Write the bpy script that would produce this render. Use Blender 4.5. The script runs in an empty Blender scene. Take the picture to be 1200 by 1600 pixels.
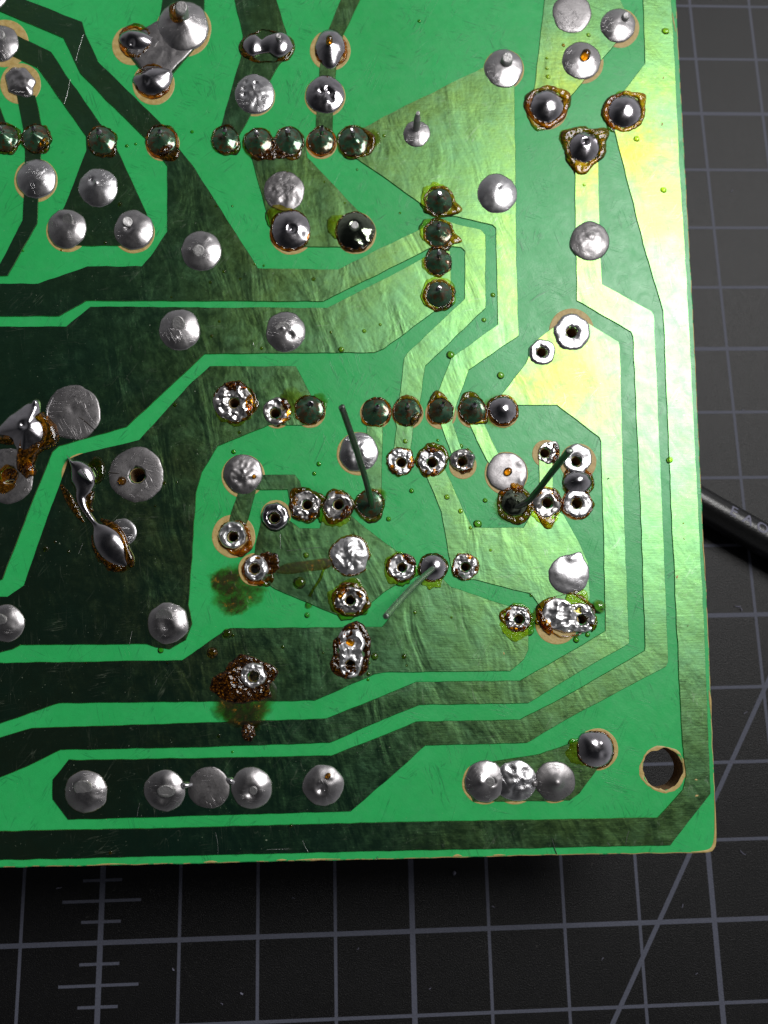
import bpy, bmesh, math, random
from math import pi, sin, cos, radians, exp
from mathutils import Vector, Matrix, noise
from mathutils.geometry import delaunay_2d_cdt

random.seed(7)
S = bpy.context.scene
COL = S.collection
S.unit_settings.system = 'METRIC'
S.unit_settings.scale_length = 0.001          # one unit is a millimetre
S.unit_settings.length_unit = 'MILLIMETERS'

# ------------------------------------------------------------------ camera (above the board, tilted about 11 degrees)
W_, H_, F_ = 1200.0, 1600.0, 1300.0           # size and focal length of the photograph in its pixels
CAM = Vector((26.678, 20.791, 73.878))
_w = Vector((-0.194, 0.045, 0.018))
RW = Matrix.Rotation(_w.length, 3, _w.normalized())      # world -> camera
cam_data = bpy.data.cameras.new('camera')
cam = bpy.data.objects.new('camera', cam_data); COL.objects.link(cam)
cam.matrix_world = Matrix.Translation(CAM) @ RW.transposed().to_4x4()
cam_data.sensor_fit = 'VERTICAL'; cam_data.sensor_height = 36.0
cam_data.lens = 36.0 * F_ / H_
cam_data.clip_start = 1.0; cam_data.clip_end = 3000.0
cam_data.dof.use_dof = True; cam_data.dof.focus_distance = 59.5
cam_data.dof.aperture_fstop = 0.055
S.camera = cam
S.render.resolution_x = 768; S.render.resolution_y = 1024

BZ = 15.0                                      # top of the board above the mat
def P(x, y, z=BZ):
    """point on the plane at height z seen at photo pixel x, y"""
    d = Vector(((x - W_/2)/F_, -(y - H_/2)/F_, -1.0)) @ RW
    t = (z - CAM.z)/d.z
    return CAM + d*t

# ------------------------------------------------------------------ world: dim room, dark overhead, paler walls
w = bpy.data.worlds.new('World'); S.world = w; w.use_nodes = True
nt = w.node_tree; nt.nodes.clear()
tc = nt.nodes.new('ShaderNodeTexCoord'); sp = nt.nodes.new('ShaderNodeSeparateXYZ')
rp = nt.nodes.new('ShaderNodeValToRGB'); bg = nt.nodes.new('ShaderNodeBackground'); ou = nt.nodes.new('ShaderNodeOutputWorld')
nt.links.new(tc.outputs['Generated'], sp.inputs[0]); nt.links.new(sp.outputs['Z'], rp.inputs[0])
dt = nt.nodes.new('ShaderNodeVectorMath'); dt.operation = 'DOT_PRODUCT'; dt.inputs[1].default_value = (.8, .45, 0)
nt.links.new(tc.outputs['Generated'], dt.inputs[0])
mr = nt.nodes.new('ShaderNodeMapRange'); mr.inputs['From Min'].default_value = -.9; mr.inputs['From Max'].default_value = .9
mr.inputs['To Min'].default_value = .16; mr.inputs['To Max'].default_value = 1.15      # the window side of the room is paler
nt.links.new(dt.outputs['Value'], mr.inputs[0]); nt.links.new(mr.outputs[0], bg.inputs[1])
nt.links.new(rp.outputs[0], bg.inputs[0]); nt.links.new(bg.outputs[0], ou.inputs[0])
el = rp.color_ramp.elements
el[0].position = 0.0; el[0].color = (.50, .50, .52, 1)
el[1].position = 1.0; el[1].color = (.012, .013, .015, 1)
e = el.new(.45); e.color = (.30, .30, .31, 1)
e = el.new(.82); e.color = (.030, .032, .036, 1)

# ------------------------------------------------------------------ the lamp: one broad soft lamp up to the right
def add_lamp(px, py, dist, size, power, col=(1, .985, .97)):
    p = P(px, py); d = (p - CAM).normalized(); r = Vector((d.x, d.y, -d.z))
    ld = bpy.data.lights.new('lamp', 'AREA'); ld.shape = 'DISK'; ld.size = size
    ld.energy = power; ld.color = col
    o = bpy.data.objects.new('lamp', ld); COL.objects.link(o)
    o.location = p + r*dist
    o.rotation_euler = (-r).to_track_quat('-Z', 'Y').to_euler()
    return o
LD, LS, LL = 420.0, 190.0, 16.5
add_lamp(1075, 520, LD, LS, LL*pi*pi*(LS/2)**2)
S.view_settings.view_transform = 'Standard'; S.view_settings.look = 'None'
S.view_settings.exposure = 0.0; S.view_settings.gamma = 1.0
S.cycles.max_bounces = 8; S.cycles.transparent_max_bounces = 16
S.cycles.caustics_reflective = False; S.cycles.sample_clamp_indirect = 4

# ------------------------------------------------------------------ materials
class NT:
    def __init__(s, name):
        s.m = bpy.data.materials.new(name); s.m.use_nodes = True
        s.t = s.m.node_tree; s.t.nodes.clear()
        s.out = s.n('ShaderNodeOutputMaterial'); s.geo = s.n('ShaderNodeNewGeometry')
    def n(s, k, **kw):
        o = s.t.nodes.new(k)
        for a, b in kw.items(): setattr(o, a, b)
        return o
    def l(s, a, b): s.t.links.new(a, b)
    def pos(s, sc=(1, 1, 1), rz=0):
        m = s.n('ShaderNodeMapping', vector_type='TEXTURE'); m.inputs['Scale'].default_value = tuple(1/q for q in sc); m.inputs['Rotation'].default_value = (0, 0, rz)
        s.l(s.geo.outputs['Position'], m.inputs[0]); return m.outputs[0]
    def noise(s, scale, detail=4, rough=.55, sc=(1, 1, 1), rz=0, dist=0):
        o = s.n('ShaderNodeTexNoise'); o.inputs['Scale'].default_value = scale; o.inputs['Detail'].default_value = detail
        o.inputs['Roughness'].default_value = rough; o.inputs['Distortion'].default_value = dist
        s.l(s.pos(sc, rz), o.inputs['Vector']); return o.outputs[0]
    def ramp(s, fac, stops):
        r = s.n('ShaderNodeValToRGB'); e = r.color_ramp.elements
        e[0].position, e[1].position = stops[0][0], stops[-1][0]
        c = lambda v: (v, v, v, 1) if not hasattr(v, '__len__') else (*v, 1)
        e[0].color, e[1].color = c(stops[0][1]), c(stops[-1][1])
        for p, v in stops[1:-1]: q = e.new(p); q.color = c(v)
        s.l(fac, r.inputs[0]); return r.outputs[0]
    def math(s, op, a, b=None):
        m = s.n('ShaderNodeMath', operation=op)
        for i, v in enumerate((a, b)):
            if v is None: continue
            if hasattr(v, 'links'): s.l(v, m.inputs[i])
            else: m.inputs[i].default_value = v
        return m.outputs[0]
    def mix(s, f, a, b, mode='MIX'):
        m = s.n('ShaderNodeMix', data_type='RGBA', blend_type=mode)
        for i, v in ((0, f), (6, a), (7, b)):
            if hasattr(v, 'links'): s.l(v, m.inputs[i])
            elif hasattr(v, '__len__'): m.inputs[i].default_value = (*v, 1)
            else: m.inputs[i].default_value = v
        return m.outputs[2]
    def bump(s, h, dist, strength=1.0, prev=None):
        b = s.n('ShaderNodeBump'); b.inputs['Distance'].default_value = dist; b.inputs['Strength'].default_value = strength
        s.l(h, b.inputs['Height'])
        if prev is not None: s.l(prev, b.inputs['Normal'])
        return b.outputs[0]
    def bsdf(s, **kw):
        b = s.n('ShaderNodeBsdfPrincipled')
        for k, v in kw.items():
            k = k.replace('_', ' ')
            if k not in b.inputs: k = {'Metallic': 'Metallic', 'Specular': 'Specular IOR Level', 'Coat': 'Coat Weight', 'CoatR': 'Coat Roughness', 'Color': 'Base Color', 'CoatN': 'Coat Normal'}[k]
            i = b.inputs[k]
            if hasattr(v, 'links'): s.l(v, i)
            elif hasattr(v, '__len__'): i.default_value = (*v, 1)
            else: i.default_value = v
        return b.outputs[0]
    def done(s, sh): s.l(sh, s.out.inputs[0]); return s.m

M = {}
def scratches(a, seeds=((2.1, .3), (2.6, 1.25), (1.7, 2.2), (2.3, 2.75)), width=.010):
    """hairline scratches: thin level lines of long stretched noises"""
    tot = None
    for k, (sc, rz) in enumerate(seeds):
        n = a.noise(sc, 2, .5, sc=(1, .09, 1), rz=rz, dist=.35)
        d = a.math('ABSOLUTE', a.math('SUBTRACT', n, .5 + .06*((k % 3) - 1)))
        ln = a.ramp(d, [(0, 1.0), (width, 0.0)])
        gate = a.ramp(a.noise(.45, 1, .5, rz=rz*2.7 + k), [(.54, 0.0), (.66, 1.0)])
        v = a.math('MULTIPLY', ln, gate)
        tot = v if tot is None else a.math('MAXIMUM', tot, v)
    return tot
def make_mask():
    a = NT('green_solder_mask')
    n1 = a.noise(.12, 4); n2 = a.noise(2.5, 4)
    c = a.ramp(n1, [(.3, (.024, .44, .105)), (.7, (.033, .51, .135))])
    c = a.mix(a.ramp(n2, [(.35, 0.0), (.75, .35)]), c, (.024, .36, .095))
    s = scratches(a, width=.016)
    c = a.mix(a.math('MULTIPLY', s, .6), c, (.01, .16, .05))
    c = a.mix(a.ramp(a.noise(.5, 6, .7, dist=1.2), [(.50, 0.0), (.80, .16)]), c, (.10, .36, .20))      # dried flux haze
    c = a.mix(a.ramp(a.noise(7.5, 2, .5), [(.765, 0.0), (.785, .55)]), c, (.35, .55, .30))              # dust
    c = a.mix(a.ramp(a.noise(5.2, 2, .5, rz=1), [(.77, 0.0), (.79, .7)]), c, (.10, .12, .02))
    r = a.ramp(a.noise(.9, 5, .6, dist=.6), [(.3, .30), (.7, .42)])
    b = a.bump(a.noise(.7, 3, .5, sc=(1, .5, 1), rz=.8), .05, .6)
    b = a.bump(a.noise(7, 3), .006, 1, b)
    b = a.bump(s, .003, 1, b)
    return a.done(a.bsdf(Color=c, Roughness=r, Specular=.5, Normal=b))
def make_trace(name, tin=False):
    a = NT(name)
    n1 = a.noise(.055, 2, .4); n2 = a.noise(1.1, 6, .65, dist=.4); n3 = a.noise(.35, 4, .6)
    c = a.ramp(n1, [(.40, (.165, .37, .13)), (.62, (.215, .39, .10))])
    # the lacquer is thicker and yellower in a few places
    for (px, py, rr, cc, am) in ((935, 190, 6.5, (.31, .36, .035), .85), (875, 590, 4.5, (.26, .37, .045), .8), (1040, 330, 4, (.26, .38, .06), .6), (60, 990, 17, (.27, .31, .09), .9), (90, 1240, 9, (.34, .30, .07), .9), (880, 90, 4, (.33, .48, .10), .5)):
        q = P(px, py)
        d = a.n('ShaderNodeVectorMath', operation='DISTANCE'); a.l(a.geo.outputs['Position'], d.inputs[0]); d.inputs[1].default_value = tuple(q)
        k = a.math('ADD', a.math('DIVIDE', d.outputs['Value'], rr), a.math('MULTIPLY', a.math('SUBTRACT', n3, .5), 1.2))
        c = a.mix(a.ramp(k, [(.35, am), (1.0, 0.0)]), c, cc)
    c = a.mix(a.ramp(n2, [(.35, .35), (.6, 0.0)]), c, (.10, .24, .14))
    c = a.mix(a.ramp(n3, [(.45, 0.0), (.75, .4)]), c, (.13, .34, .19))
    s = scratches(a, ((1.9, .1), (2.4, 1.7), (1.3, 2.5)), .006)
    c = a.mix(a.math('MULTIPLY', s, .5), c, (.32, .46, .30))
    c = a.mix(a.ramp(a.noise(7.0, 2, .5, rz=.6), [(.76, 0.0), (.785, .8)]), c, (.5, .6, .45))
    # little flecks where the mask has chipped
    fl = a.ramp(a.noise(5.5, 2, .5), [(.755, 0.0), (.775, 1.0)])
    c = a.mix(a.math('MULTIPLY', fl, .8), c, (.10, .07, .02))
    r = a.ramp(n2, [(.3, .425), (.7, .35)])
    b = a.bump(a.noise(.42, 3, .5, sc=(1, .35, 1), rz=.25, dist=.8), .078, .8)     # soft wrinkles of the mask
    b = a.bump(a.noise(.5, 3, .5, sc=(.35, 1, 1), rz=-.5, dist=.6), .035, .6, b)
    b = a.bump(a.noise(9, 2, .6, sc=(.05, 1, 1), rz=.01), .0035, .8, b)            # brushed copper under it
    b = a.bump(a.noise(3.5, 4, .6), .008, .8, b)
    cb = a.bump(a.noise(2.0, 3), .01, .6)
    g = a.n('ShaderNodeBsdfGlossy', distribution='BECKMANN'); a.l(c, g.inputs['Color']); a.l(r, g.inputs['Roughness']); a.l(b, g.inputs['Normal'])
    g2 = a.n('ShaderNodeBsdfGlossy', distribution='GGX'); g2.inputs['Roughness'].default_value = .2; a.l(cb, g2.inputs['Normal'])
    dust = a.math('MAXIMUM', a.ramp(a.noise(8, 2, .5, rz=1.1), [(.735, 0.0), (.765, 1.0)]), a.ramp(a.noise(3.3, 2, .5, rz=.3), [(.775, 0.0), (.785, 1.0)]))
    dust = a.math('MAXIMUM', dust, a.math('MULTIPLY', s, .55))
    di = a.n('ShaderNodeBsdfDiffuse'); a.l(a.mix(dust, (.012, .043, .033), (.30, .36, .26)), di.inputs['Color'])
    m0 = a.n('ShaderNodeMixShader'); a.l(a.math('MAXIMUM', .22, a.math('MULTIPLY', dust, .6)), m0.inputs[0]); a.l(g.outputs[0], m0.inputs[1]); a.l(di.outputs[0], m0.inputs[2])
    m = a.n('ShaderNodeMixShader'); m.inputs[0].default_value = .011; a.l(m0.outputs[0], m.inputs[1]); a.l(g2.outputs[0], m.inputs[2])
    return a.done(m.outputs[0])
def make_solder(name, col, r0, r1, bump=.012, bs=5.0, scratch=.0, spots=0.0):
    a = NT(name)
    n = a.noise(1.6, 4, .6); n2 = a.noise(6, 4, .6)
    c = a.mix(a.ramp(n, [(.35, 0.0), (.7, 1.0)]), col, tuple(v*.78 for v in col))
    if spots:
        c = a.mix(a.math('MULTIPLY', a.ramp(n2, [(.62, 0.0), (.68, 1.0)]), spots), c, (.06, .05, .045))
    r = a.ramp(n, [(.3, r0), (.7, r1)])
    b = a.bump(n2, bump, 1) if bs == 6 else a.bump(a.noise(bs, 4, .55, dist=.4), bump, 1)
    b = a.bump(a.noise(1.3, 2), bump*3, .7, b)
    if scratch:
        s = scratches(a, ((3.1, .5), (3.6, 1.5), (2.7, 2.4)), .012)
        b = a.bump(s, scratch, 1, b)
    return a.done(a.bsdf(Color=c, Metallic=1.0, Roughness=r, Normal=b))
def make_flux(name, thin, thick, opaque, scale=3.0, rough=.06, bump=.03, lo=.35, hi=.65, diff=(.48, .18, .010), dark=(.012, .004, .0015), w=(.47, .60), fade=False):
    """resin: light passes through tinted amber, the rest is burnt resin with painted orange glints; glossy skin over both"""
    a = NT(name)
    n = a.noise(scale, 4, .6); n2 = a.noise(scale*2.2, 4, .65, dist=.5); n3 = a.noise(scale*3.5, 3, .6)
    tr = a.n('ShaderNodeBsdfTransparent'); a.l(a.ramp(n, [(lo, thin), (hi, thick)]), tr.inputs[0])
    b = a.bump(n3, bump, 1)
    di = a.bsdf(Color=a.ramp(n3, [(.33, dark), (.50, tuple(v*.42 for v in diff)), (.60, diff), (.70, (.75, .33, .02))]), Roughness=.12, Specular=.6, Normal=b)  # brightest orange stop paints in glints of light from inside the resin
    m1 = a.n('ShaderNodeMixShader'); a.l(a.ramp(n2, [(w[0], opaque[0]), (w[1], opaque[1])]), m1.inputs[0]); a.l(tr.outputs[0], m1.inputs[1]); a.l(di, m1.inputs[2])
    gl = a.n('ShaderNodeBsdfGlossy'); gl.inputs['Roughness'].default_value = rough; a.l(b, gl.inputs['Normal'])
    fr = a.n('ShaderNodeFresnel'); fr.inputs[0].default_value = 1.53; a.l(b, fr.inputs['Normal'])
    m2 = a.n('ShaderNodeMixShader'); a.l(fr.outputs[0], m2.inputs[0]); a.l(m1.outputs[0], m2.inputs[1]); a.l(gl.outputs[0], m2.inputs[2])
    if not fade: return a.done(m2.outputs[0])
    at = a.n('ShaderNodeAttribute', attribute_name='thick')          # film thickness, thinning to nothing at the rim
    k = a.math('ADD', at.outputs['Fac'], a.math('MULTIPLY', a.math('SUBTRACT', a.noise(1.8, 4, .65), .5), .9))
    t0 = a.n('ShaderNodeBsdfTransparent'); m3 = a.n('ShaderNodeMixShader'); a.l(a.ramp(k, [(.04, 0.0), (.60 if fade == 1 else .25, 1.0)]), m3.inputs[0])
    a.l(t0.outputs[0], m3.inputs[1]); a.l(m2.outputs[0], m3.inputs[2])
    return a.done(m3.outputs[0])
def make_plain(name, c1, c2, scale, rough, bump=.01, bscale=8, spec=.5, metal=0):
    a = NT(name)
    c = a.ramp(a.noise(scale, 4), [(.35, c1), (.65, c2)])
    b = a.bump(a.noise(bscale, 4), bump, 1)
    return a.done(a.bsdf(Color=c, Roughness=rough, Specular=spec, Metallic=metal, Normal=b))

M['mask'] = make_mask()
M['trace'] = make_trace('masked_copper')
M['lam'] = make_plain('bare_laminate', (.46, .32, .10), (.58, .43, .17), 3, .5, .02)
M['lamdark'] = make_plain('drilled_laminate', (.16, .10, .045), (.30, .19, .09), 6, .7, .05)
def make_edge():
    a = NT('worn_board_edge')
    c = a.mix(a.ramp(a.noise(1.1, 5, .65), [(.44, 0.0), (.52, 1.0)]), (.022, .35, .09), (.50, .36, .14))
    return a.done(a.bsdf(Color=c, Roughness=.55, Normal=a.bump(a.noise(6, 3), .03, 1)))
M['edge'] = make_edge()
def make_glazed():
    a = NT('resin_glazed_joint')
    n = a.noise(1.3, 3, .5); n2 = a.noise(3.2, 4, .6, dist=.5)
    c = a.ramp(n, [(.36, (.030, .085, .045)), (.50, (.045, .13, .065)), (.60, (.06, .055, .025))])
    c = a.mix(a.ramp(n2, [(.54, 0.0), (.64, .9)]), c, (.13, .045, .008))
    b = a.bump(n2, .02, 1)
    return a.done(a.bsdf(Color=c, Metallic=.55, Roughness=.22, Coat=.9, CoatR=.05, Normal=b))
M['glazed'] = make_glazed()
M['satin'] = make_solder('satin_solder', (.52, .50, .51), .26, .38, .005, 4, .006, .12)
M['dull'] = make_solder('dull_tinned_solder', (.34, .325, .33), .34, .50, .006, 6, .012, .5)
M['shiny'] = make_solder('bright_reflowed_solder', (.50, .48, .51), .13, .24, .004, 3)
M['pale'] = make_solder('pale_smooth_solder', (.66, .65, .67), .24, .34, .005, 4, .006, .2)
M['mirror'] = make_solder('mirror_bright_solder', (.26, .30, .22), .05, .12, .012, 2.5, 0, .8)
M['crinkle'] = make_solder('crinkled_wicked_solder', (.80, .79, .80), .26, .48, .010, 2, 0, 1.0)
M['tarnish'] = make_solder('tarnished_wicked_solder', (.62, .60, .59), .20, .40, .014, 2, 0, 1.0)
M['lead'] = make_solder('tinned_lead', (.50, .49, .49), .48, .68, .03, 6)
M['wire_pale'] = make_solder('pale_tinned_wire', (.36, .42, .36), .34, .5, .012, 3)
M['wire'] = make_solder('dark_tinned_wire', (.21, .24, .21), .28, .40, .012, 3)
M['black'] = make_plain('hole_grime', (.010, .008, .006), (.03, .02, .01), 5, .45, .02)
M['amber'] = make_flux('amber_flux_resin', (.98, .74, .22), (.86, .45, .05), (.0, .35), 2.5, bump=.03)
M['brown'] = make_flux('burnt_flux_resin', (.95, .66, .12), (.66, .33, .025), (.0, .42), 2.0, .06, .018, w=(.46, .64))
M['crust'] = make_flux('crusty_burnt_flux', (.60, .28, .04), (.20, .05, .008), (.0, .8), 2.6, .08, .02, diff=(.15, .05, .004), w=(.42, .6))
M['stain'] = make_flux('flux_stain', (.93, .88, .55), (.70, .55, .15), (.0, .6), .7, .35, .002, lo=.40, hi=.60, diff=(.10, .075, .008), dark=(.06, .045, .005), w=(.46, .68), fade=1)
M['film'] = make_flux('thin_flux_film', (.95, .93, .62), (.76, .70, .28), (.0, .08), .9, .10, .004, fade=1)
M['yellow'] = make_flux('yellow_flux_edge', (.99, .98, .50), (.92, .86, .22), (.0, .05), 2.2, .05, .02)
M['drop'] = make_flux('green_flux_droplet', (.88, .90, .40), (.76, .78, .20), (.0, .05), 2, .03, .0)
M['orange'] = make_flux('orange_flux_droplet', (.98, .68, .10), (.9, .5, .05), (.0, .2), 2, .04, .0, diff=(.6, .30, .03))
M['clear'] = make_flux('clear_resin', (.88, .93, .86), (.80, .84, .66), (.0, .04), 1.0, .03, .004)
M['mat'] = None

def make_mat():
    a = NT('black_mat_vinyl')
    n = a.noise(9, 3, .7); sp_ = a.ramp(a.noise(1.6, 3, .7), [(.68, 0.0), (.74, 1.0)])
    c = a.mix(a.ramp(a.noise(.15, 4), [(.3, 0.0), (.7, 1.0)]), (.002, .002, .0024), (.0035, .0035, .004))
    c = a.mix(a.math('MULTIPLY', sp_, .5), c, (.06, .06, .055))
    b = a.bump(n, .05, .8)
    return a.done(a.bsdf(Color=c, Roughness=.42, Specular=.34, Normal=b))
def make_ink():
    a = NT('grey_mat_ink')
    c = a.ramp(a.noise(6, 3, .7), [(.3, (.068, .073, .10)), (.7, (.098, .105, .14))])
    return a.done(a.bsdf(Color=c, Roughness=.6, Specular=.3, Normal=a.bump(a.noise(9, 3, .7), .05, .8)))
M['mat'] = make_mat(); M['ink'] = make_ink()
M['cable'] = make_plain('black_cable_rubber', (.003, .003, .003), (.006, .006, .006), 4, .30, .02, 6, .55)
M['print'] = make_plain('white_cable_print', (.12, .12, .17), (.17, .17, .23), 6, .6, .0)

# ------------------------------------------------------------------ object helpers
def link(name, me, mats, parent=None, loc=None, smooth=False, **props):
    o = bpy.data.objects.new(name, me); COL.objects.link(o)
    for m in (mats if isinstance(mats, (list, tuple)) else [mats]):
        me.materials.append(M[m])
    if smooth:
        for p in me.polygons: p.use_smooth = True
    if loc is not None: o.location = loc
    if parent is not None: o.parent = parent
    for k, v in props.items(): o[k] = v
    return o
def mesh(verts, faces, name='m'):
    me = bpy.data.meshes.new(name); me.from_pydata([tuple(v) for v in verts], [], faces); me.update(); return me

BC = P(520, 700); BC.z = BZ
board = bpy.data.objects.new('circuit_board', None); COL.objects.link(board); board.location = BC
board.empty_display_size = 5
board['label'] = 'green circuit board, solder side up, with desoldered pads and brown flux'
board['category'] = 'circuit board'
def put(name, verts, faces, mats, centre, parent=None, smooth=True, thick=None, **props):
    """verts given in world mm; object origin at centre; child of the board (or of a part with its own origin)"""
    c = Vector(centre)
    me = mesh([v - c for v in verts], faces, name)
    if thick and mats in ('stain', 'film', 'yellow'):
        me.attributes.new('thick', 'FLOAT', 'POINT').data.foreach_set('value', thick)
    par = parent or board
    base = par['_o'] if '_o' in par else None
    po = Vector(base) if base is not None else BC
    o = link(name, me, mats, par, c - po, smooth, **props)
    o['_o'] = tuple(c)
    return o

HOLES = []     # (x, y, r) photo pixels
def jit(px, amp, step, closed=True):
    """resample a pixel polygon and roughen its edge a little"""
    out = []
    n = len(px)
    for i in range(n if closed else n-1):
        a, b = px[i], px[(i+1) % n]
        L = math.hypot(b[0]-a[0], b[1]-a[1]); k = max(1, int(L/step))
        nx, ny = (-(b[1]-a[1])/(L+1e-9), (b[0]-a[0])/(L+1e-9))
        for j in range(k):
            t = j/k; x = a[0]+(b[0]-a[0])*t; y = a[1]+(b[1]-a[1])*t
            s = noise.noise(Vector((x*.045, y*.045, 3.1)))*amp*1.6 if j else 0
            out.append((x+nx*s, y+ny*s))
    return out
def inside(p, poly):
    x, y = p; c = False; n = len(poly); j = n-1
    for i in range(n):
        xi, yi = poly[i]; xj, yj = poly[j]
        if (yi > y) != (yj > y) and x < (xj-xi)*(y-yi)/(yj-yi)+xi: c = not c
        j = i
    return c
def sheet(outline, holes, z0, z1, flare=.03, bottom=False, hr=1.0, rag=None):
    """plate with holes between heights z0 and z1 (world mm)"""
    def m(p): q = P(p[0], p[1]); return (q.x, q.y)
    outl = [m(p) for p in outline]
    pts, edges = list(outl), [(i, (i+1) % len(outl)) for i in range(len(outl))]
    hs = []
    for (x, y, r) in holes:
        c = m((x, y)); rr = (P(x+r, y) - P(x-r, y)).length/2*hr
        k = 28 if r > 20 else 16
        if not any(inside((c[0]+rr*1.05*cos(t), c[1]+rr*1.05*sin(t)), outl) for t in (0, 1.57, 3.14, 4.71, .8, 2.4, 4, 5.5)): continue
        hs.append((c, rr)); b = len(pts)
        for i in range(k):
            a = 2*pi*i/k; q = rr*(1 + (.035 if r > 20 else .02)*noise.noise(Vector((cos(a)*2+x, sin(a)*2, y))))
            pts.append((c[0]+q*cos(a), c[1]+q*sin(a)))
            edges.append((b+i, b+(i+1) % k))
    v2, _, tri, *_r = delaunay_2d_cdt([Vector(p) for p in pts], edges, [], 0, 1e-6)
    keep = []
    for t in tri:
        cx = sum(v2[i].x for i in t)/3; cy = sum(v2[i].y for i in t)/3
        if not inside((cx, cy), outl): continue
        if any((cx-c[0])**2+(cy-c[1])**2 < (r*.985)**2 for c, r in hs): continue
        a, b, c = (v2[i] for i in t)
        if (b.x-a.x)*(c.y-a.y)-(b.y-a.y)*(c.x-a.x) < 0: t = list(t)[::-1]
        keep.append(tuple(t))
    ec = {}
    for t in keep:
        for i in range(3): ec[(t[i], t[(i+1) % 3])] = 1
    bd = [e for e in ec if (e[1], e[0]) not in ec]
    nrm = {}
    for a, b in bd:
        d = (v2[b]-v2[a]); d = Vector((d.y, -d.x)); d = d.normalized() if d.length > 0 else d
        for i in (a, b): nrm[i] = nrm.get(i, Vector((0, 0)))+d
    verts = [Vector((v.x, v.y, z1)) for v in v2]; faces = [t for t in keep]; nf = len(faces)
    low = {}
    for i, nn in nrm.items():
        nn = nn.normalized() if nn.length > 0 else nn
        # lip: the top edge rounds over before the wall drops
        low[i] = (len(verts), len(verts)+1)
        h = z1-z0
        verts.append(Vector((v2[i].x+nn.x*flare*.6, v2[i].y+nn.y*flare*.6, z1-min(.03, h*.4))))
        verts.append(Vector((v2[i].x+nn.x*flare, v2[i].y+nn.y*flare, z0)))
    for a, b in bd:
        faces.append((b, a, low[a][0], low[b][0])); faces.append((low[b][0], low[a][0], low[a][1], low[b][1]))
    if bottom:
        o = {i: low[i][1] for i in low}; base = len(verts)
        ex = {}
        for i in range(len(v2)):
            if i not in o: o[i] = len(verts); verts.append(Vector((v2[i].x, v2[i].y, z0)))
        faces += [(t[2], t[1], t[0]) for t in [(o[a], o[b], o[c]) for a, b, c in keep]]
    used = sorted({i for f in faces for i in f}); rm = {u: k for k, u in enumerate(used)}
    return [verts[u] for u in used], [tuple(rm[i] for i in f) for f in faces], nf

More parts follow.
